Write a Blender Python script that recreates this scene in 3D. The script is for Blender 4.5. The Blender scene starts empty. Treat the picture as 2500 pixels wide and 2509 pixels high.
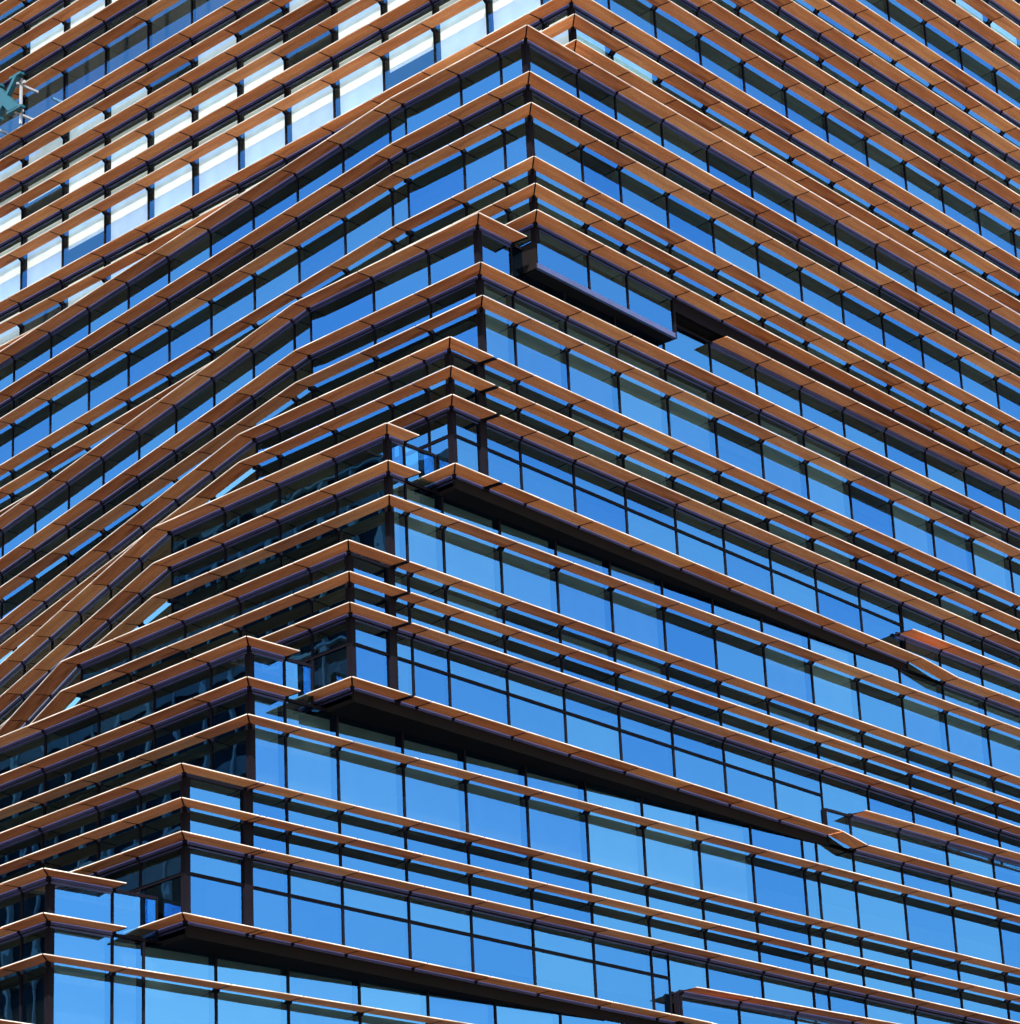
import bpy, math, random
from mathutils import Vector, Matrix
random.seed(7)
scene = bpy.context.scene
COL = scene.collection
Z0 = 1.6                                   # eye height: heights below were surveyed from the eye

# ------------------------------------------------------------------ camera
FPX, PITCH, ROLL, YAW = 8166.97, 0.400511, -0.047382, 0.833952
CAM = Vector((-37.2923, -36.5966, Z0))
cd = bpy.data.cameras.new('camera'); cam = bpy.data.objects.new('camera', cd); COL.objects.link(cam)
fw = Vector((math.sin(YAW)*math.cos(PITCH), math.cos(YAW)*math.cos(PITCH), math.sin(PITCH)))
r0 = Vector((math.cos(YAW), -math.sin(YAW), 0)); u0 = r0.cross(fw)
rt = math.cos(ROLL)*r0 + math.sin(ROLL)*u0; up = -math.sin(ROLL)*r0 + math.cos(ROLL)*u0
cam.matrix_world = Matrix(((rt.x, up.x, -fw.x, CAM.x), (rt.y, up.y, -fw.y, CAM.y), (rt.z, up.z, -fw.z, CAM.z), (0, 0, 0, 1)))
cd.sensor_fit = 'VERTICAL'; cd.sensor_height = 24.0; cd.lens = 24.0*FPX/2509.0
cd.clip_start = 0.5; cd.clip_end = 4000
scene.camera = cam

# ------------------------------------------------------------------ sky, sun, exposure
SUN_DIR = Vector((-0.74, -0.67, 0)).normalized()       # horizontal direction towards the sun
SUN_EL = math.radians(43)
world = bpy.data.worlds.new('World'); scene.world = world; world.use_nodes = True
nt = world.node_tree; bg = nt.nodes['Background']
sky = nt.nodes.new('ShaderNodeTexSky'); sky.sky_type = 'NISHITA'; sky.sun_disc = False
sky.sun_elevation = SUN_EL; sky.sun_rotation = math.atan2(SUN_DIR.x, SUN_DIR.y)
sky.altitude = 300; sky.air_density = 1.9; sky.dust_density = 0.6; sky.ozone_density = 3.0
nt.links.new(sky.outputs[0], bg.inputs[0]); bg.inputs[1].default_value = 0.15
sd = bpy.data.lights.new('sun', 'SUN'); sd.energy = 5.0; sd.angle = math.radians(0.5); sd.color = (1.0, 0.95, 0.87)
sun = bpy.data.objects.new('sun', sd); COL.objects.link(sun)
to_sun = SUN_DIR*math.cos(SUN_EL) + Vector((0, 0, math.sin(SUN_EL)))
sun.rotation_euler = to_sun.to_track_quat('Z', 'Y').to_euler()
scene.view_settings.view_transform = 'Standard'; scene.view_settings.look = 'None'
scene.view_settings.exposure = 1.72; scene.view_settings.gamma = 1.0
scene.cycles.transparent_max_bounces = 16
scene.cycles.max_bounces = 10

# ------------------------------------------------------------------ materials
def new_mat(name):
    m = bpy.data.materials.new(name); m.use_nodes = True
    return m, m.node_tree, m.node_tree.nodes, m.node_tree.links
def ramp(N, pts):
    r = N.new('ShaderNodeValToRGB'); e = r.color_ramp.elements
    while len(e) < len(pts): e.new(0.5)
    for i, (p, c) in enumerate(pts): e[i].position = p; e[i].color = (*c, 1)
    return r
def plain(name, col, rough=0.5, spec=0.5, metal=0.0, var=0.12, scale=3.0, bump=0.0):
    m, t, N, L = new_mat(name); b = N['Principled BSDF']
    tc = N.new('ShaderNodeTexCoord'); no = N.new('ShaderNodeTexNoise'); no.inputs['Scale'].default_value = scale; no.inputs['Detail'].default_value = 5
    L.new(tc.outputs['Object'], no.inputs['Vector'])
    r = ramp(N, [(0.3, tuple(c*(1-var) for c in col)), (0.7, tuple(min(1, c*(1+var)) for c in col))])
    L.new(no.outputs[0], r.inputs[0]); L.new(r.outputs[0], b.inputs['Base Color'])
    b.inputs['Roughness'].default_value = rough; b.inputs['Metallic'].default_value = metal
    b.inputs['Specular IOR Level'].default_value = spec
    if bump:
        bp = N.new('ShaderNodeBump'); bp.inputs['Strength'].default_value = bump; bp.inputs['Distance'].default_value = 0.01
        L.new(no.outputs[0], bp.inputs['Height']); L.new(bp.outputs[0], b.inputs['Normal'])
    return m
def wood():
    m, t, N, L = new_mat('perforated_wood_veneer'); b = N['Principled BSDF']
    uv = N.new('ShaderNodeUVMap'); uv.uv_map = 'grain'
    at = N.new('ShaderNodeAttribute'); at.attribute_name = 'tone'
    mp = N.new('ShaderNodeMapping'); mp.inputs['Scale'].default_value = (1.3, 30, 1); L.new(uv.outputs[0], mp.inputs[0])
    n1 = N.new('ShaderNodeTexNoise'); n1.inputs['Scale'].default_value = 1.0; n1.inputs['Detail'].default_value = 8; n1.inputs['Roughness'].default_value = 0.65; n1.inputs['Distortion'].default_value = 0.6
    L.new(mp.outputs[0], n1.inputs['Vector'])
    mp2 = N.new('ShaderNodeMapping'); mp2.inputs['Scale'].default_value = (0.8, 5, 1); L.new(uv.outputs[0], mp2.inputs[0])
    n2 = N.new('ShaderNodeTexNoise'); n2.inputs['Scale'].default_value = 1.0; n2.inputs['Detail'].default_value = 3; L.new(mp2.outputs[0], n2.inputs['Vector'])
    ad = N.new('ShaderNodeMath'); ad.operation = 'MULTIPLY_ADD'; L.new(n2.outputs[0], ad.inputs[0]); ad.inputs[1].default_value = 0.55
    sc = N.new('ShaderNodeMath'); sc.operation = 'MULTIPLY_ADD'; L.new(n1.outputs[0], sc.inputs[0]); sc.inputs[1].default_value = 0.65; sc.inputs[2].default_value = -0.12
    L.new(sc.outputs[0], ad.inputs[2])
    a2 = N.new('ShaderNodeMath'); a2.operation = 'MULTIPLY_ADD'; L.new(at.outputs['Fac'], a2.inputs[0]); a2.inputs[1].default_value = 0.28; L.new(ad.outputs[0], a2.inputs[2])
    r = ramp(N, [(0.26, (0.13, 0.031, 0.011)), (0.42, (0.37, 0.106, 0.035)), (0.62, (0.58, 0.190, 0.065)), (0.86, (0.74, 0.30, 0.110))])
    L.new(a2.outputs[0], r.inputs[0])
    vo = N.new('ShaderNodeTexVoronoi'); vo.feature = 'F1'; vo.inputs['Scale'].default_value = 36; vo.inputs['Randomness'].default_value = 0.7; L.new(uv.outputs[0], vo.inputs['Vector'])
    pr = ramp(N, [(0.10, (0.36, 0.30, 0.27)), (0.42, (1, 1, 1))]); L.new(vo.outputs['Distance'], pr.inputs[0])
    mx = N.new('ShaderNodeMix'); mx.data_type = 'RGBA'; mx.blend_type = 'MULTIPLY'; mx.inputs[0].default_value = 0.85
    L.new(r.outputs[0], mx.inputs[6]); L.new(pr.outputs[0], mx.inputs[7]); L.new(mx.outputs[2], b.inputs['Base Color'])
    b.inputs['Roughness'].default_value = 0.62; b.inputs['Specular IOR Level'].default_value = 0.06
    return m
def glass(name='blue_coated_glass', fac=0.31, tcol=(0.80, 0.96, 0.95), tint=((0.12, 0.42, 0.93), (0.21, 0.57, 1.0))):
    m, t, N, L = new_mat(name); out = N['Material Output']; N.remove(N['Principled BSDF'])
    uv = N.new('ShaderNodeUVMap'); uv.uv_map = 'grain'
    n1 = N.new('ShaderNodeTexNoise'); n1.inputs['Scale'].default_value = 1.1; n1.inputs['Detail'].default_value = 1.5; L.new(uv.outputs[0], n1.inputs['Vector'])
    bp = N.new('ShaderNodeBump'); bp.inputs['Strength'].default_value = 0.5; bp.inputs['Distance'].default_value = 0.004; L.new(n1.outputs[0], bp.inputs['Height'])
    gl = N.new('ShaderNodeBsdfGlossy'); gl.inputs['Roughness'].default_value = 0.0; gl.inputs['Color'].default_value = (0.155, 0.47, 1.0, 1); L.new(bp.outputs[0], gl.inputs['Normal'])
    at = N.new('ShaderNodeAttribute'); at.attribute_name = 'tone'; gr = ramp(N, [(0.0, tint[0]), (1.0, tint[1])]); L.new(at.outputs['Fac'], gr.inputs[0]); L.new(gr.outputs[0], gl.inputs['Color'])
    tr = N.new('ShaderNodeBsdfTransparent'); tr.inputs['Color'].default_value = (*tcol, 1)
    fr = N.new('ShaderNodeFresnel'); fr.inputs['IOR'].default_value = 1.5
    mm = N.new('ShaderNodeMath'); mm.operation = 'MULTIPLY_ADD'; L.new(fr.outputs[0], mm.inputs[0]); mm.inputs[1].default_value = 0.5; mm.inputs[2].default_value = fac; mm.use_clamp = True
    mx = N.new('ShaderNodeMixShader'); L.new(mm.outputs[0], mx.inputs[0]); L.new(tr.outputs[0], mx.inputs[1]); L.new(gl.outputs[0], mx.inputs[2])
    L.new(mx.outputs[0], out.inputs['Surface'])
    return m
def fabric(name, col):
    m, t, N, L = new_mat(name); b = N['Principled BSDF']
    tc = N.new('ShaderNodeTexCoord'); no = N.new('ShaderNodeTexNoise'); no.inputs['Scale'].default_value = 2.2; no.inputs['Detail'].default_value = 3
    L.new(tc.outputs['Object'], no.inputs['Vector'])
    r = ramp(N, [(0.3, tuple(c*0.9 for c in col)), (0.7, tuple(min(1, c*1.06) for c in col))])
    L.new(no.outputs[0], r.inputs[0]); L.new(r.outputs[0], b.inputs['Base Color']); b.inputs['Roughness'].default_value = 0.9; b.inputs['Specular IOR Level'].default_value = 0.1
    return m
M_WOOD = wood(); M_GLASS = glass(); M_GLASS3 = glass('wing_glass_painted_sky', 0.40, (0.8, 0.96, 0.95), ((0.36, 0.72, 0.98), (0.46, 0.82, 1.0))); M_GLASS2 = glass('clearer_upper_glass', 0.17, (0.97, 0.98, 0.97))  # wing copy of the coated glass: brighter sky reflection put into tint and gloss
M_TOP = plain('fin_top_metal', (0.05, 0.048, 0.048), 0.6, 0.2)
def clear():
    m, t, N, L = new_mat('clear_glass_edge'); N.remove(N['Principled BSDF']); tr = N.new('ShaderNodeBsdfTransparent'); tr.inputs['Color'].default_value = (0.97, 0.99, 0.98, 1)
    L.new(tr.outputs[0], N['Material Output'].inputs['Surface']); return m
M_CLEAR = clear()
M_NOSE = plain('pale_edge_trim', (0.36, 0.32, 0.28), 0.5, 0.25, var=0.4, scale=1.7)
M_FRAME = plain('dark_anodised_frame', (0.0045, 0.0035, 0.0055), 0.6, 0.02, var=0.2)
M_RAIL = plain('navy_metal_rail', (0.026, 0.028, 0.080), 0.35, 0.4, var=0.15)
M_SOFFIT = plain('charcoal_soffit_panel', (0.006, 0.0045, 0.0047), 0.8, 0.03, var=0.15, scale=1.2)
M_INNER = plain('dim_interior', (0.035, 0.036, 0.034), 0.9, 0.1, var=0.25, scale=0.8)
M_BLIND = fabric('grey_roller_blind', (0.075, 0.085, 0.085))
M_WHITE = fabric('white_roller_blind', (0.90, 0.89, 0.86))
M_TEAL = plain('teal_sign_enamel', (0.004, 0.042, 0.058), 0.4, 0.5, var=0.08, scale=8)
M_GALV = plain('galvanised_bracket', (0.30, 0.29, 0.30), 0.45, 0.5, 0.5)
M_GROUND = plain('pale_paving', (0.54, 0.52, 0.47), 0.9, 0.2, var=0.14, scale=0.12)
M_ROAD = plain('asphalt', (0.04, 0.04, 0.042), 0.92, 0.1, var=0.25, scale=0.6)
M_OPGLASS = plain('opposite_dark_glass', (0.006, 0.008, 0.013), 0.5, 0.04, var=0.4, scale=0.15)
M_OPGRID = plain('opposite_pale_mullion', (0.20, 0.215, 0.21), 0.5, 0.2, var=0.1)
M_OPBAND = plain('opposite_spandrel', (0.05, 0.055, 0.06), 0.5, 0.4, var=0.2)
M_ROOF = plain('roof_gravel', (0.42, 0.41, 0.39), 0.95, 0.1, var=0.2, scale=6)

# ------------------------------------------------------------------ mesh helpers
class MB:
    def __init__(s): s.v = []; s.f = []; s.uv = []; s.t = []
    def add(s, verts, faces, uvs=None, tone=0.5):
        o = len(s.v); s.v += [tuple(x) for x in verts]
        for fa in faces:
            s.f.append(tuple(o+i for i in fa)); s.t.append(tone)
            s.uv += [uvs[i] if uvs else (verts[i][0], verts[i][2]) for i in fa]
    def merge(s, o, mat):
        k = len(s.v); s.v += [tuple(mat @ Vector(x)) for x in o.v]
        s.f += [tuple(k+i for i in fa) for fa in o.f]; s.t += o.t; s.uv += o.uv
    def mesh(s, name, mat):
        me = bpy.data.meshes.new(name); me.from_pydata(s.v, [], s.f); me.materials.append(mat)
        l = me.uv_layers.new(name='grain'); l.data.foreach_set('uv', [c for p in s.uv for c in p])
        a = me.attributes.new('tone', 'FLOAT', 'FACE'); a.data.foreach_set('value', s.t)
        me.update(); return me
    def build(s, name, mat, parent=None, mw=None):
        return link(name, s.mesh(name, mat), parent, mw)
def link(name, me, parent=None, mw=None):
    o = bpy.data.objects.new(name, me); COL.objects.link(o)
    if parent: o.parent = parent
    if mw is not None: o.matrix_world = mw
    return o
HEXF = [(0, 3, 2, 1), (4, 5, 6, 7), (0, 1, 5, 4), (1, 2, 6, 5), (2, 3, 7, 6), (3, 0, 4, 7)]
def hexa(b4, t4, uvo=(0, 0), tone=0.5):
    m = MB(); vs = list(b4)+list(t4)
    m.add(vs, HEXF, [(uvo[0]+v[0], uvo[1]+v[1]+v[2]) for v in vs], tone); return m
def box(x0, x1, y0, y1, z0, z1, uvo=(0, 0), tone=0.5):
    return hexa([(x0, y0, z0), (x1, y0, z0), (x1, y1, z0), (x0, y1, z0)], [(x0, y0, z1), (x1, y0, z1), (x1, y1, z1), (x0, y1, z1)], uvo, tone)
def prism(poly, z0, z1):
    m = MB(); n = len(poly); vs = [(x, y, z0) for x, y in poly]+[(x, y, z1) for x, y in poly]
    fs = [tuple(range(n))[::-1], tuple(range(n, 2*n))]+[(i, (i+1) % n, n+(i+1) % n, n+i) for i in range(n)]
    m.add(vs, fs); return m
def inset(poly, off):
    """offset an open outline towards the building (left of travel) with mitred corners"""
    P = [Vector(p) for p in poly]; out = []
    for i, p in enumerate(P):
        ds = []
        if i > 0: ds.append((P[i]-P[i-1]).normalized())
        if i < len(P)-1: ds.append((P[i+1]-P[i]).normalized())
        ns = [Vector((-d.y, d.x)) for d in ds]
        if len(ns) == 1: out.append(p+ns[0]*off)
        else:
            b = (ns[0]+ns[1]).normalized(); out.append(p+b*off/b.dot(ns[0]))
    return out
def proj(p):
    d = Vector(p)-CAM; z = d.dot(fw); return 1250+FPX*d.dot(rt)/z, 1254.5-FPX*d.dot(up)/z
def in_view(p0, p1, pad=0):
    """length in photo pixels of the visible share of a segment"""
    k = 0; a = proj(p0); b = proj(p1)
    for i in range(9):
        t = i/8; x = a[0]+(b[0]-a[0])*t; y = a[1]+(b[1]-a[1])*t
        if -pad < x < 2500+pad and -pad < y < 2509+pad: k += 1
    return k/9*math.hypot(a[0]-b[0], a[1]-b[1])

def tag(o, label=None, cat=None, group=None, kind=None):
    for k, v in (('label', label), ('category', cat), ('group', group), ('kind', kind)):
        if v: o[k] = v
    return o

# ------------------------------------------------------------------ ground
g = MB(); g.add([(-1500, -1500, 0), (1500, -1500, 0), (1500, 1500, 0), (-1500, 1500, 0)], [(0, 1, 2, 3)])
tag(g.build('ground', M_GROUND), kind='structure')
g = MB(); g.add([(-46, -40, 0.004), (80, -40, 0.004), (80, 80, 0.004), (-46, 80, 0.004)], [(0, 1, 2, 3)])
tag(g.build('road', M_ROAD), kind='structure')

# ------------------------------------------------------------------ the stepped office building
building = bpy.data.objects.new('office_building', None); COL.objects.link(building); building.location = (8, 8, 0)
bpy.context.view_layer.update()
tag(building, 'glass office building with stepped corner and wood-faced horizontal sun fins', 'building')

FIN_D, NOSE_H, EDGE, DROP, GLASS = 0.34, 0.0135, 0.0185, 0.018, 0.405
H = 4.3574
c1, c2, c3, c4 = 25.7812, 25.2146, 24.662, 23.3473
d1, d2, d3 = 23.8853, 23.1804, 22.5375
b1, b2, b3 = 24.2436, 23.2378, 22.5681
UY = {0: (-0.842, 0.055), 1: (-0.464, 0.039), 2: (0.0, 0.006), 3: (0.636, -0.05), 4: (0.997, -0.119), 5: (-0.634, 0.053)}
FAR_X = 34.0
def yline(u, x): return UY[u][0]+math.tan(UY[u][1])*x
def steps(first, step, end):
    out = []; x = first
    while x < end: out.append(round(x, 4)); x += step
    return out
# block: corner x, unit, bend (x, y), second-wing angle, right columns (X), left columns (Y), wing columns (distance from the bend)
BL = {
 'T': dict(cx=5.19, u=5, bend=None, la=0.014, R=[6.86]+steps(8.38, 1.509, 33.5), L1=steps(0.84, 1.5, 29.5), L2=[]),
 'A': dict(cx=3.45, u=0, bend=(3.48, 3.05), la=6.0, R=[5.43, 6.61]+steps(8.10, 1.504, 33.5), L1=[0.44, 1.51], L2=steps(0.51, 1.497, 22)),
 'B': dict(cx=2.16, u=1, bend=(2.17, 4.51), la=11.2, R=steps(3.50, 1.4965, 33.5), L1=[1.30, 2.76], L2=steps(0.63, 1.497, 21)),
 'C': dict(cx=1.23, u=1, bend=(1.25, 5.10), la=14.4, R=[2.40, 2.49]+steps(3.49, 1.4965, 33.5), L1=[0.57, 1.48, 2.95, 4.42], L2=steps(1.76, 1.497, 21)),
 'D': dict(cx=0.0, u=2, bend=(0.03, 6.12), la=17.7, R=[0.82, 1.74]+steps(3.215, 1.487, 33.5), L1=[1.69, 3.16, 4.61], L2=steps(1.46, 1.495, 20)),
 'E': dict(cx=-1.02, u=2, bend=(-0.96, 7.50), la=22.2, R=[0.36, 0.44, 0.86, 1.75]+steps(3.23, 1.487, 33.5), L1=[1.34, 3.14, 4.58, 6.06], L2=steps(1.79, 1.495, 19)),
 'F': dict(cx=-2.64, u=3, bend=(-2.57, 8.45), la=26.0, R=[-1.50, -0.36, 1.11, 2.56, 4.03, 5.51, 6.96, 8.43, 9.89, 11.35, 11.76, 12.84]+steps(14.30, 1.48, 33.5), L1=[2.10, 3.54, 4.99, 6.44, 7.9], L2=steps(1.5, 1.495, 18)),
 'G': dict(cx=-4.01, u=3, bend=(-3.86, 10.2), la=30.0, R=[-2.42, -2.29, -1.48, -0.34, 1.13, 2.56, 4.02, 5.50, 6.96, 8.42, 9.91, 11.34, 11.77, 12.83]+steps(14.30, 1.48, 33.5), L1=[2.32, 3.37, 4.83, 6.3, 7.77, 9.24], L2=steps(1.5, 1.495, 17)),
 'H': dict(cx=-6.04, u=4, bend=(-5.9, 11.6), la=34.0, R=[-4.53, -2.58, -1.17, 0.27, 1.70, 3.15, 4.60, 6.03, 7.46]+steps(8.88, 1.43, 33.5), L1=[2.75, 4.2, 5.7, 7.2, 8.7, 10.2], L2=steps(1.5, 1.495, 16)),
 'I': dict(cx=-7.9, u=4, bend=(-7.7, 13.0), la=38.0, R=[-5.95]+steps(-4.53, 1.43, 33.5), L1=[3.4, 4.9, 6.4, 7.9, 9.4, 10.9], L2=steps(1.5, 1.495, 15)),
}
for k, b in BL.items():
    u = b['u']; cy = yline(u, b['cx']); corner = (b['cx'], cy)
    far = (FAR_X, yline(u, FAR_X))
    if b['bend']:
        a = math.radians(b['la']); n = b['L2'][-1]+1.2; bx, by = b['bend']
        poly = [(bx+math.sin(a)*n, by+math.cos(a)*n), (bx, by), corner, far]; b['segs'] = ['L2', 'L1', 'R']
    else:
        n = 30.5; poly = [(b['cx']+math.tan(b['la'])*n, cy+n), corner, far]; b['segs'] = ['L1', 'R']
    b['poly'] = poly
    P = [Vector(p) for p in poly]; b['bounds'] = {}
    for i, s in enumerate(b['segs']):
        ln = (P[i+1]-P[i]).length
        if s == 'R': st = [(x-corner[0])/math.cos(UY[u][1]) for x in b['R']]
        elif s == 'L1': st = sorted([ln-(y-cy) for y in b['L1']])
        else: st = sorted([ln-d for d in b['L2']])
        b['bounds'][s] = [0]+[x for x in st if 0.02 < x < ln-0.02]+[ln]

def seg_frame(poly, i):
    p, q = Vector(poly[i]), Vector(poly[i+1]); d = (q-p).normalized(); return p, q, d
def frame_matrix(p, d, z):
    return Matrix(((d.x, -d.y, 0, p.x), (d.y, d.x, 0, p.y), (0, 0, 1, z+Z0), (0, 0, 0, 1)))

# --- storeys: dark interior core and floor plates (the part that carries all sub-parts)
ZB = {'T': (33.02, 46.2), 'A': (28.12, 33.0), 'B': (25.80, 28.62), 'C': (23.11, 25.78), 'D': (21.44, 23.86), 'E': (18.75, 21.42), 'F': (17.08, 19.50), 'G': (14.39, 17.06), 'H': (12.72, 15.14), 'I': (10.2, 12.70)}
storey = {}
BACK = (FAR_X, 31.0)
for k, b in BL.items():
    z0, z1 = ZB[k]; ins = [tuple(v) for v in inset(b['poly'], GLASS+0.03)]
    core = [tuple(v) for v in inset(b['poly'], GLASS+2.6)]
    m = MB()
    def close(pl, e): return pl+[(FAR_X, 31.0+e)]+([(pl[0][0], 31.0+e)] if pl[0][1] < 31.0+e-0.3 else [])
    I4 = Matrix.Translation((0, 0, Z0))
    if k == 'A':      # the hanging box under the top storey stops part-way along the street face
        m.merge(prism(close(ins, 0), 28.70, 28.78), I4)
        a0 = ins[2]; ua = UY[0][1]; e = (8.03, a0[1]+math.tan(ua)*(8.03-a0[0]))
        m.merge(prism([a0, e, (e[0], e[1]+1.6), (a0[0], a0[1]+1.6)], 28.10, 28.17), I4)
    else:
        m.merge(prism(close(ins, 0), z0, z0+0.08), I4)
    top = list(ins)
    if k in 'DFH': top = [(x, y+(0.55 if i >= len(ins)-2 else 0)) for i, (x, y) in enumerate(ins)]
    m.merge(prism(close(top, 0), z1-0.05, z1), I4)
    m.merge(prism(close(core, -0.5), z0+0.1, z1-0.06), I4)
    o = m.build('storey', M_SOFFIT); o.parent = building; o.matrix_parent_inverse = building.matrix_world.inverted()
    o.data.materials.append(M_INNER)
    nf = len(o.data.polygons)
    for i, fp in enumerate(o.data.polygons):
        if i >= nf-(2+len(close(core, 0))): fp.material_index = 1
    storey[k] = o
def child(o, k):
    o.parent = storey[k]; o.matrix_parent_inverse = storey[k].matrix_world.inverted(); return o
bpy.context.view_layer.update()

led = MB(); led.merge(prism([tuple(v) for v in inset(BL['A']['poly'], GLASS+0.1)]+[tuple(v) for v in inset([BL['T']['poly'][0], BL['T']['poly'][1], BL['T']['poly'][2]], 0.6)][::-1], 33.0, 33.012), Matrix.Translation((0, 0, Z0)))
child(led.build('roof_terrace', M_ROOF), 'A')
# --- fins --------------------------------------------------------------
boards, panes, upper_panes, wing_panes, mulls = [], [], [], [], []          # (score, block, cache key, maker, matrix)
def add_fin_row(k, z, rail=None, lim=None):
    """one wood-faced fin course; lim maps segment -> list of (lo, hi) in local distance, absent = whole segment"""
    b = BL[k]; poly = b['poly']
    nose, brk = MB(), MB()
    for i, s in enumerate(b['segs']):
        rls = {}
        p, q, d = seg_frame(poly, i); bd = b['bounds'][s]; ln = bd[-1]
        ranges = (lim or {}).get(s, [(0, ln)])
        for j in range(len(bd)-1):
            for lo, hi in ranges:
                s0, s1 = max(bd[j], lo), min(bd[j+1], hi)
                if s1-s0 < 0.13:
                    if s1 > s0:
                        e = s1-s0; fm = frame_matrix(p+d*s0, d, z)
                        brk.merge(hexa([(0, 0.01, -EDGE-0.004), (e, 0.01, -EDGE-0.004), (e, FIN_D+0.05, -EDGE+DROP-0.004), (0, FIN_D+0.05, -EDGE+DROP-0.004)],
                                       [(0, 0.01, -0.008), (e, 0.01, -0.008), (e, FIN_D+0.05, 0.006), (0, FIN_D+0.05, 0.006)]), fm)
                    continue
                mi = mo = 0.0          # mitres at the outline's own corners
                n = Vector((-d.y, d.x))
                if s0 < 1e-6 and i > 0:
                    a = inset(poly, FIN_D)[i]; mi = (a-p).dot(d)
                if s1 > ln-1e-6 and i < len(b['segs'])-1:
                    a = inset(poly, FIN_D)[i+1]; mo = (a-q).dot(d)
                gap = 0.015; g0 = s0+(gap if s0 > 1e-6 else (0.012 if i > 0 else 0)); g1 = s1-(gap if s1 < ln-1e-6 else 0.012)
                L = g1-g0; pt = p+d*g0; mw = frame_matrix(pt, d, z)
                w0 = pt; w1 = p+d*g1
                sc = in_view((w0.x, w0.y, z+Z0), (w1.x, w1.y, z+Z0))
                tone = random.randrange(7); key = ('b', round(L, 3), round(mi, 3), round(mo, 3), tone)
                boards.append((sc, k, key, mw))
                nose.merge(box(0, L, -0.012, 0.0, -NOSE_H, 0.0), mw)
                if rail and (rail is True or s in rail):
                    r0_, r1_ = s0+(GLASS if (s0 < 1e-6 and i > 0) else 0), s1-(GLASS if (s1 > ln-1e-6 and i < len(b['segs'])-1) else 0)
                    if s0 < 1e-6 and i > 0: r0_ = s0+inset(poly, GLASS)[i].__sub__(p).dot(d)
                    if s1 > ln-1e-6 and i < len(b['segs'])-1: r1_ = s1+(inset(poly, GLASS)[i+1]-q).dot(d)
                    fm = frame_matrix(p+d*r0_, d, z)
                    rl = rls.setdefault(lo, MB())
                    rl.merge(box(0.03, r1_-r0_-0.03, FIN_D+0.012, GLASS-0.014, -0.050, 0.012), fm)
                    rl.merge(box(0, r1_-r0_, GLASS-0.010, GLASS+0.03, -0.085, 0.02), fm)
        for rl in rls.values(): tag(child(rl.build('fin_rail', M_RAIL), k), kind='stuff')
        ends = [x for lo, hi in ranges for x in (lo, hi) if 0.02 < x < ln-0.02 and min(abs(x-y) for y in bd) > 0.02]
        for x in bd[1:-1]+ends:
            if not any(lo-0.01 <= x <= hi+0.01 for lo, hi in ranges): continue
            fm = frame_matrix(p+d*x, d, z)
            w = 0.0145
            brk.merge(hexa([(-w, 0.0, -EDGE-0.003), (w, 0.0, -EDGE-0.003), (w, FIN_D, -EDGE+DROP-0.003), (-w, FIN_D, -EDGE+DROP-0.003)],
                           [(-w, -0.002, -0.021), (w, -0.002, -0.021), (w, FIN_D, 0.008), (-w, FIN_D, 0.008)]), fm)
            brk.merge(hexa([(-0.022, FIN_D-0.015, -0.025), (0.022, FIN_D-0.015, -0.025), (0.046, GLASS-0.002, -0.050), (-0.046, GLASS-0.002, -0.050)],
                           [(-0.022, FIN_D-0.015, 0.012), (0.022, FIN_D-0.015, 0.012), (0.046, GLASS-0.002, 0.03), (-0.046, GLASS-0.002, 0.03)]), fm)
    # corner bracket
    if not lim or 'nocorner' not in lim:
      for ci in range(1, len(poly)-1):
        if ci == 1 and len(poly) == 4 and lim and not lim.get('L2', [1]): continue
        cin = inset(poly, FIN_D)[ci]; cg = inset(poly, GLASS-0.01)[ci]; co = Vector(poly[ci])
        dd = (cin-co).normalized(); fm = frame_matrix(co, dd, z); ln = (cin-co).length; lg = (cg-co).length
        brk.merge(hexa([(0.0, -0.013, -EDGE-0.002), (ln, -0.013, -EDGE+DROP-0.003), (ln, 0.013, -EDGE+DROP-0.003), (0.0, 0.013, -EDGE-0.002)],
                       [(0.0, -0.013, -0.021), (ln, -0.013, 0.008), (ln, 0.013, 0.008), (0.0, 0.013, -0.021)]), fm)
        brk.merge(box(ln-0.02, lg, -0.035, 0.035, -0.06, 0.04), fm)
    if nose.v: tag(child(nose.build('fin_edge_trim', M_NOSE), k), kind='stuff')
    if brk.v: tag(child(brk.build('fin_brackets', M_FRAME), k), kind='stuff')
def rx(k, x): return (x-BL[k]['cx'])/math.cos(UY[BL[k]['u']][1])
def ly(k, y): return BL[k]['bounds']['L1'][-1]-(y-yline(BL[k]['u'], BL[k]['cx']))
def Rr(k, *pairs): return {'R': [(rx(k, a) if a is not None else 0, rx(k, c) if c is not None else 1e3) for a, c in pairs]}
# top wing
TZ = [33.482, 34.057, 34.622, 35.764, 36.427, 37.096, 37.767, 38.342, 38.921, 40.044, 40.728, 41.381, 42.05, 42.63, 43.2, 44.34, 45.0]
for i, z in enumerate(TZ): add_fin_row('T', z, rail=(i % 2 == 0))
for n, z, rail in (('1', b1+2*H, True), ('2', b2+2*H, True), ('3', b3+2*H, None), ('4', c1+H, None), ('5', c2+H, None), ('6', c3+H, True)):
    add_fin_row('A', z, rail)
add_fin_row('B', b1+H, True, Rr('B', (None, 3.53), (9.50, None)))
add_fin_row('B', b2+H, True); add_fin_row('B', b3+H)
for k, up_, o in (('C', 'B', 0), ('E', 'D', -1), ('G', 'F', -2), ('I', 'H', -3)):
    z = lambda q: q+o*H
    add_fin_row(k, z(c1), ('L1', 'L2')); add_fin_row(k, z(c2)); add_fin_row(k, z(c3), True)
JOG = {'C': (15.43, 16.59, 'D', d2), 'E': (12.14, 12.80, 'F', d2-H), 'G': (7.96, 8.88, 'H', d2-2*H)}
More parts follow.
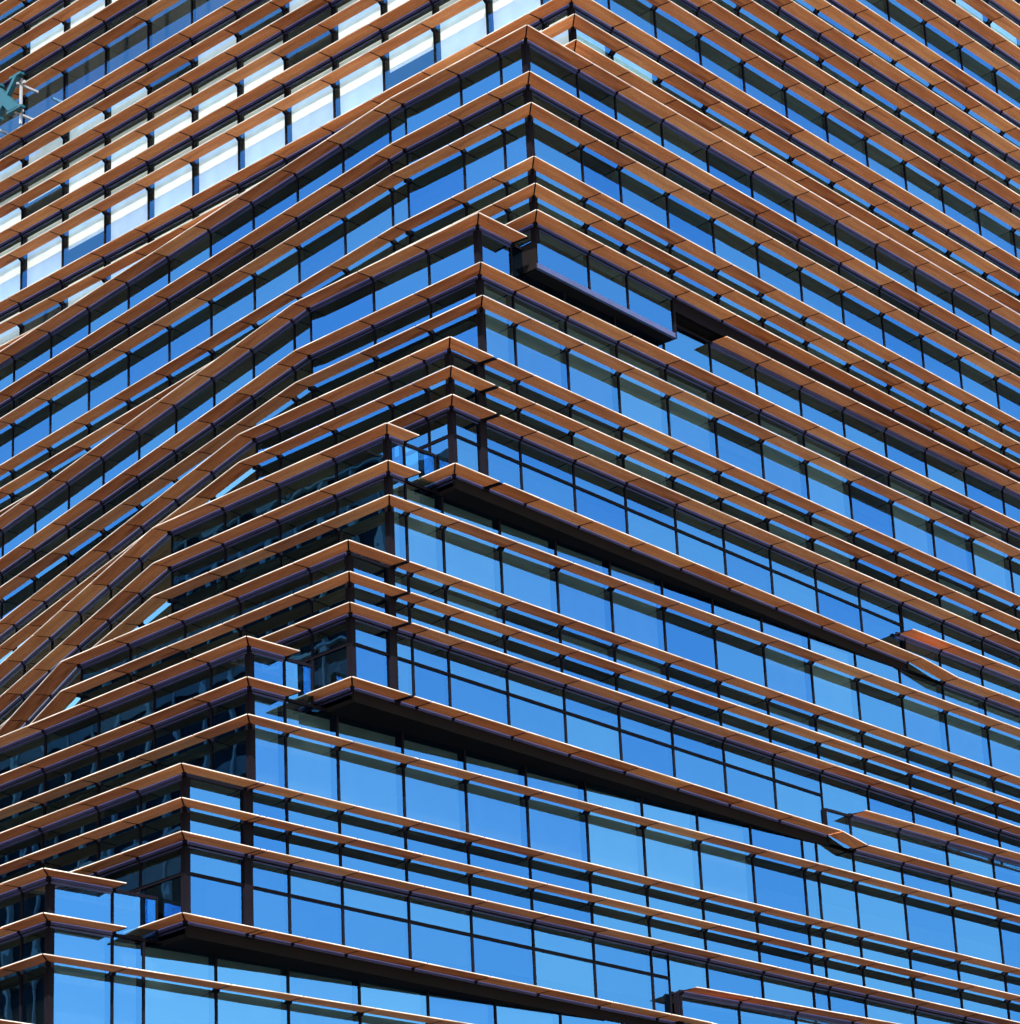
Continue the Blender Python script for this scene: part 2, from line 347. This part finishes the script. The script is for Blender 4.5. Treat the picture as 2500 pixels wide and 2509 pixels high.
LEND = {'C': 0.51, 'E': 1.30, 'G': 2.27, 'I': 3.4}
for k, o in (('C', 0), ('E', -1), ('G', -2), ('I', -3)):
    lim = Rr(k, (None, JOG[k][0])) if k in JOG else {}
    lim['L1'] = [(ly(k, LEND[k]), 1e3)]; lim['L2'] = []
    add_fin_row(k, c4+o*H, True, lim)
for k, o, rend, rs, js in (('D', 0, 0.80, 15.14, 16.59), ('F', -1, -1.50, 12.84, 12.80), ('H', -2, -4.53, 7.46, 8.88)):
    add_fin_row(k, d1+o*H, True, Rr(k, (None, rend), (rs, None)))
    add_fin_row(k, d2+o*H, True, Rr(k, (None, rend), (js, None)))
    add_fin_row(k, d3+o*H)
# sloping link boards where a box fin drops to the course of the storey below
for k, (xa, xb, kb, zb) in JOG.items():
    za = c4+{'C': 0, 'E': -1, 'G': -2}[k]*H; ya, yb = yline(BL[k]['u'], xa), yline(BL[kb]['u'], xb)
    def pt(x, y, off, dz): t = (x-xa)/(xb-xa); return (x, y+off, za+(zb-za)*t+dz+Z0)
    x0, x1 = xa+0.01, xb-0.01
    m = hexa([pt(x0, ya, 0.004, -EDGE), pt(x1, yb, 0.004, -EDGE), pt(x1, yb, FIN_D, -EDGE+DROP), pt(x0, ya, FIN_D, -EDGE+DROP)],
             [pt(x0, ya, 0, -0.006), pt(x1, yb, 0, -0.006), pt(x1, yb, FIN_D, 0.007), pt(x0, ya, FIN_D, 0.007)])
    child(m.build('fin_board', M_WOOD), k)
    m = hexa([pt(x0, ya, -0.012, -NOSE_H), pt(x1, yb, -0.012, -NOSE_H), pt(x1, yb, -0.001, -NOSE_H), pt(x0, ya, -0.001, -NOSE_H)],
             [pt(x0, ya, -0.012, 0), pt(x1, yb, -0.012, 0), pt(x1, yb, -0.001, 0), pt(x0, ya, -0.001, 0)])
    child(m.build('fin_edge_trim', M_NOSE), k)

def board_mb(key):
    _, L, mi, mo, tone = key; y1 = FIN_D
    return hexa([(0, 0.004, -EDGE), (L, 0.004, -EDGE), (L+mo, y1, -EDGE+DROP), (mi, y1, -EDGE+DROP)],
                [(0, 0.001, -0.006), (L, 0.001, -0.006), (L+mo, y1, 0.007), (mi, y1, 0.007)], (tone*3.7, tone*1.9), tone/6)

# --- glazing ------------------------------------------------------------
def add_wall(k, seg, rows, lo=None, hi=None, cols=None, mull=True, ext=None):
    """panes, mullions and transoms on one face; lo/hi in local distance along the outline segment"""
    b = BL[k]; i = b['segs'].index(seg); p, q, d = seg_frame(b['poly'], i)
    ip = inset(b['poly'], GLASS); a0 = (ip[i]-p).dot(d) if i > 0 else 0; a1 = (ip[i+1]-p).dot(d) if i < len(b['segs'])-1 else b['bounds'][seg][-1]
    bd = [a0]+[x for x in (cols or b['bounds'][seg][1:-1]) if a0+0.06 < x < a1-0.06]+[a1]
    if ext is not None: bd = [ext]+[x for x in bd if x > ext+0.06]
    lo = bd[0] if lo is None else lo; hi = bd[-1] if hi is None else hi
    bd = [x for x in bd if lo+0.05 < x < hi-0.05]; bd = [max(lo, a0 if ext is None else ext)]+bd+[min(hi, a1)]
    zs = [r[1] for r in rows]; zt, zb = rows[0][0], rows[-1][1]
    for z0, z1 in [(r[1], r[0]) for r in rows]:
        for j in range(len(bd)-1):
            s0, s1 = bd[j], bd[j+1]
            if s1-s0 < 0.05: continue
            base = p+d*s0; mw = frame_matrix(base, d, z0)
            L = s1-s0; h = z1-z0
            c0 = mw @ Vector((0, GLASS, h/2)); cc1 = mw @ Vector((L, GLASS, h/2))
            sc = in_view(c0, cc1)*h
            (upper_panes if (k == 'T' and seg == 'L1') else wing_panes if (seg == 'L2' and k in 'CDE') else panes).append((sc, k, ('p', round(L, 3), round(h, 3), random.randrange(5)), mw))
    for z in sorted(set([r[0] for r in rows]+[r[1] for r in rows])):
        fm = frame_matrix(p+d*bd[0], d, z); child(box(0, bd[-1]-bd[0], GLASS-0.022, GLASS+0.05, -0.026, 0.026).build('transom', M_FRAME, None, fm), k)
    for j, x in enumerate(bd):
        if j in (0, len(bd)-1) and not mull: continue
        w = 0.012 if j in (0, len(bd)-1) else 0.019
        mw = frame_matrix(p+d*x, d, zb); c = mw @ Vector((0, GLASS, 0)); e = mw @ Vector((0, GLASS, zt-zb))
        mulls.append((in_view(c, e), k, ('m', w, round(zt-zb, 3)), mw))
    return bd, p, d

WING = {}
def lseg(k, rows):
    for s in BL[k]['segs']:
        if s != 'R': WING[k, s] = add_wall(k, s, rows)
zz = [33.05, 34.58, 36.385, 37.725, 38.88, 40.685, 42.01, 43.16, 44.96, 46.15]
trows = [(zz[i+1], zz[i]) for i in range(len(zz)-1)][::-1]
bdTL = add_wall('T', 'L1', trows); bdTR = add_wall('T', 'R', trows)
lseg('A', [(32.95, 31.91), (31.91, 28.98), (28.98, 28.66)])
bdA = add_wall('A', 'R', [(32.95, 31.91), (31.91, 28.98)])
add_wall('A', 'R', [(28.98, 28.18)], hi=rx('A', 8.05))
lseg('B', [(28.60, 27.56), (27.56, 25.84)])
bdB1 = add_wall('B', 'R', [(28.60, 27.56)]); bdB = add_wall('B', 'R', [(27.56, 24.62)])
for k, o, xc, xe, dtop in (('C', 0, 2.56, 15.40, 23.88), ('E', -1, 0.40, 12.13, 19.52), ('G', -2, -2.24, 7.40, 15.17), ('I', -3, -5.64, 30, 10.2)):
    a, b_, c_ = c1+o*H, c3-0.04+o*H, 24.15+o*H; e_ = 23.30+o*H
    lseg(k, [(a-0.02, b_), (b_, c_), (c_, e_)])
    add_wall(k, 'R', [(a-0.02, b_)], hi=rx(k, xc))
    add_wall(k, 'R', [(b_, c_), (c_, e_)], hi=rx(k, xe))
    if xe < 29: add_wall(k, 'R', [(b_, dtop)], lo=rx(k, xe), ext=rx(k, xe))
bdD = {}
for k, o, bay, xs in (('D', 0, 1.60, 15.40), ('F', -1, -0.9, 12.13), ('H', -2, -3.7, 7.40)):
    t, m_, low = d1-0.02+o*H, d2-0.03+o*H, c3-0.04-H+o*H
    lseg(k, [(t, m_), (m_, c1-H+o*H+0.03)])
    add_wall(k, 'R', [(t, m_)], hi=rx(k, bay)); add_wall(k, 'R', [(t, m_)], lo=rx(k, xs), ext=rx(k, xs))
    cols = None
    if k == 'H': cols = sorted(BL['H']['bounds']['R'][1:-1]+[rx('H', -3.95)])
    bdD[k] = add_wall(k, 'R', [(m_, low)], cols=cols)

# posts beside the step in each cantilevered box, fascia strips under the boxes
for k, o, x in (('C', 0, 2.45), ('E', -1, 0.36), ('G', -2, -2.36)):
    b = BL[k]; i = b['segs'].index('R'); p, q, d = seg_frame(b['poly'], i)
    child(box(-0.085, 0.085, GLASS-0.05, GLASS+0.12, 23.28+o*H-23, c1-0.05+o*H-23).build('post', M_FRAME, None, frame_matrix(p+d*rx(k, x), d, 23.0)), k)
for k, o, xe in (('C', 0, 15.43), ('E', -1, 12.14), ('G', -2, 7.96)):
    b = BL[k]; i = b['segs'].index('R'); p, q, d = seg_frame(b['poly'], i); a0 = (inset(b['poly'], GLASS)[i]-p).dot(d)
    fm = frame_matrix(p, d, 23.0+o*H)
    child(box(a0, rx(k, xe), GLASS-0.03, GLASS+0.02, 0.105, 0.32).build('box_fascia', M_SOFFIT, None, fm), k)
p, q, d = seg_frame(BL['A']['poly'], 2); a0 = (inset(BL['A']['poly'], GLASS)[2]-p).dot(d)
child(box(a0-0.02, rx('A', 8.08), GLASS-0.035, GLASS+0.03, 0.06, 0.16).build('box_fascia', M_RAIL, None, frame_matrix(p, d, 28.04)), 'A')
child(box(rx('A', 8.03), rx('A', 8.08), GLASS-0.035, GLASS+0.8, 0.06, 0.95).build('box_end_panel', M_FRAME, None, frame_matrix(p, d, 28.04)), 'A')
m = MB(); m.merge(box(0, 0.03, GLASS-0.01, GLASS+0.95, 0.06, 0.60), frame_matrix(p+d*(a0-0.03), d, 28.04)); child(m.build('box_side_panel', M_SOFFIT), 'A')
# dark flashing on the wall between the end of the box and the next fin course
child(box(rx('A', 8.1), rx('A', 33), GLASS-0.02, GLASS+0.05, 28.70-28, 28.96-28).build('flashing', M_FRAME, None, frame_matrix(p, d, 28.0)), 'A')

# --- blinds --------------------------------------------------------------
def blinds(k, wall, z0, z1, mat, pick, drop=lambda j: 0.0, back=0.13, mar=0.05):
    bd, p, d = wall
    for j in range(len(bd)-1):
        L = bd[j+1]-bd[j]
        if L < 0.35: continue
        mid = p+d*(bd[j]+L/2)
        if not pick(j, mid): continue
        c = Vector((mid.x, mid.y, z1+Z0)); x, y = proj(c)
        if not (-150 < x < 2650 and -150 < y < 2660): continue
        zb = z0+drop(j)
        child(box(mar, L-mar, GLASS+back, GLASS+back+0.008, 0, z1-zb).build('roller_blind', mat, None, frame_matrix(p+d*bd[j], d, zb)), k)
rnd = random.Random(3)
for i, (zt, zb) in enumerate(trows):
    if abs(zb-38.88) < 0.01: continue
    blinds('T', bdTL, zb+0.05, zt-0.05, M_WHITE, lambda j, m_: rnd.random() < 0.82, lambda j: rnd.choice((0, 0, 0, 0.2, 0.45, 0.8)))
blinds('B', bdB, 25.0, 27.5, M_BLIND, lambda j, m_: m_.x < 9.6 or rnd.random() < 0.45, lambda j: rnd.choice((0, 0, 0, 0.4, 0.9)))
blinds('D', bdD['D'], 20.9, 23.1, M_BLIND, lambda j, m_: rnd.random() < (0.95 if m_.x < 7.7 else 0.4), lambda j: rnd.choice((0, 0, 0.3, 0.7)))
blinds('F', bdD['F'], 17.30, 18.7, M_BLIND, lambda j, m_: m_.x < 8.5 or rnd.random() < 0.3)
blinds('H', bdD['H'], 12.4, 14.38, M_BLIND, lambda j, m_: m_.x < 4)
blinds('T', bdTR, 40.75, 41.9, M_WHITE, lambda j, m_: m_.x > 20)
blinds('T', bdTR, 33.2, 34.5, M_WHITE, lambda j, m_: m_.x < 8)

# --- make the pieces: the largest of each kind singly, the rest joined -----
def pane_mb(key):
    _, L, h, v = key; return box(0.012, L-0.012, GLASS, GLASS+0.012, 0.012, h-0.012, (v*5.3+L, v*2.7), v/4)
def mull_mb(key):
    _, w, h = key; return box(-w, w, GLASS-0.020, GLASS+0.10, 0, h)
def coat(me):
    me.materials.append(M_CLEAR)
    for i, f in enumerate(me.polygons): f.material_index = 0 if i % 6 == 2 else 1
def cap(me):
    me.materials.append(M_TOP)
    for i, f in enumerate(me.polygons): f.material_index = 1 if i % 6 == 1 else 0
def emit(items, name, maker, mat, n=300, low=0.0):
    items.sort(key=lambda t: -t[0]); cache = {}; rest = {}
    for idx, (sc, k, key, mw) in enumerate(items):
        if idx < n and sc > low:
            if key not in cache:
                cache[key] = maker(key).mesh(name, mat)
                if mat in (M_GLASS, M_GLASS2, M_GLASS3): coat(cache[key])
                if mat is M_WOOD: cap(cache[key])
            child(link(name, cache[key], None, mw), k)
        else:
            rest.setdefault('all', MB()).merge(maker(key), mw)
    if rest:
        o = rest['all'].build(name+'_run', mat)
        if mat in (M_GLASS, M_GLASS2, M_GLASS3): coat(o.data)
        if mat is M_WOOD: cap(o.data)
        o['kind'] = 'stuff'; child(o, 'G')
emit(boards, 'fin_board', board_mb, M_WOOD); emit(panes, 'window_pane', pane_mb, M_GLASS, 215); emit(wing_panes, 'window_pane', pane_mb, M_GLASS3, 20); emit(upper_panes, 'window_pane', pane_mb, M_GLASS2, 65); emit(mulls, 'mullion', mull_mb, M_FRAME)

# --- lower storeys below the picture: a plain glazed base down to the pavement
base = [tuple(v) for v in inset(BL['I']['poly'], 1.2)]
m = prism(base+[(FAR_X, 31.0), (base[0][0], 31.0)], -Z0, 10.18); mm = MB(); mm.merge(m, Matrix.Translation((0, 0, Z0)))
o = mm.build('base_wall', M_OPGLASS); o.parent = building; o.matrix_parent_inverse = building.matrix_world.inverted()

# ------------------------------------------------------------------ sign letter on the upper wing
def sign():
    root = bpy.data.objects.new('sign_letter', None); COL.objects.link(root)
    tag(root, 'teal serif letter X on metal brackets at left edge of upper fins', 'sign')
    cx, cy, cz = 4.92, 16.93, 39.48+Z0
    root.location = (cx, cy, cz-0.45); bpy.context.view_layer.update()
    def slab(name, pts, dx):
        n = len(pts); m = MB(); vs = []
        for x in (cx+dx, cx+0.13+dx): vs += [(x, cy-a_*1.0, cz+b_) for a_, b_ in pts]      # faces -X, its right side towards -Y
        m.add(vs, [tuple(range(n)), tuple(range(n, 2*n))[::-1]]+[(i, n+i, n+(i+1) % n, (i+1) % n) for i in range(n)])
        o = m.build(name, M_TEAL); o.parent = root; o.matrix_parent_inverse = root.matrix_world.inverted()
    slab('thick_stroke', [(-0.56, 0.42), (-0.22, 0.42), (0.52, -0.42), (0.18, -0.42)], 0.0)
    slab('thin_stroke', [(0.32, 0.42), (0.45, 0.42), (-0.28, -0.42), (-0.41, -0.42)], 0.004)
    for (a0_, a1_, z_) in ((-0.64, -0.16, 0.42), (0.18, 0.58, 0.42), (0.10, 0.62, -0.47), (-0.55, -0.15, -0.47)):
        slab('serif', [(a0_, z_), (a1_, z_), (a1_, z_+0.06), (a0_, z_+0.06)], 0.008)
    for (y, z, ln) in ((16.55, 39.75, 0.62), (16.6, 39.0, 0.62), (17.5, 39.0, 0.62)):
        m = MB(); m.merge(box(5.0, 5.0+ln, y-0.025, y+0.025, z+Z0-0.025, z+Z0+0.025), Matrix()); m.merge(box(5.08, 5.13, y-0.16, y+0.16, z+Z0-0.02, z+Z0+0.05), Matrix())
        o = m.build('support_arm', M_GALV); o.parent = root; o.matrix_parent_inverse = root.matrix_world.inverted()
    m = MB(); m.merge(box(5.08, 5.13, 16.50, 16.55, 38.7+Z0, 39.9+Z0), Matrix()); o = m.build('support_post', M_GALV); o.parent = root; o.matrix_parent_inverse = root.matrix_world.inverted()
sign()

# ------------------------------------------------------------------ dark office block across the street (seen mirrored in the lower left glass)
ob = bpy.data.objects.new('opposite_building', None); COL.objects.link(ob); ob.location = (-52, 40, 0); bpy.context.view_layer.update()
tag(ob, 'dark glazed office block mirrored in the lower left windows', 'building')
def opart(m, name, mat): o = m.build(name, mat); o.parent = ob; o.matrix_parent_inverse = ob.matrix_world.inverted(); return o
TOP = 49.0+Z0
opart(box(-66, -40, 18, 62, 0, TOP), 'wall', M_OPGLASS)
opart(box(-66.3, -39.7, 17.7, 62.3, TOP, TOP+0.5), 'roof_parapet', M_OPBAND)
m = MB(); z = 1.0
while z < TOP: m.merge(box(-66.1, -39.9, 17.9, 62.1, z, z+0.75), Matrix()); z += 3.7
opart(m, 'spandrel_bands', M_OPBAND)
m = MB(); y = 18.6
while y < 62: m.merge(box(-40, -39.82, y, y+0.12, 0, TOP), Matrix()); y += 1.5
z = 2.4
while z < TOP: m.merge(box(-40, -39.78, 18, 62, z, z+0.10), Matrix()); z += 3.7
o = opart(m, 'mullion_grid', M_OPGRID); o['kind'] = 'stuff'
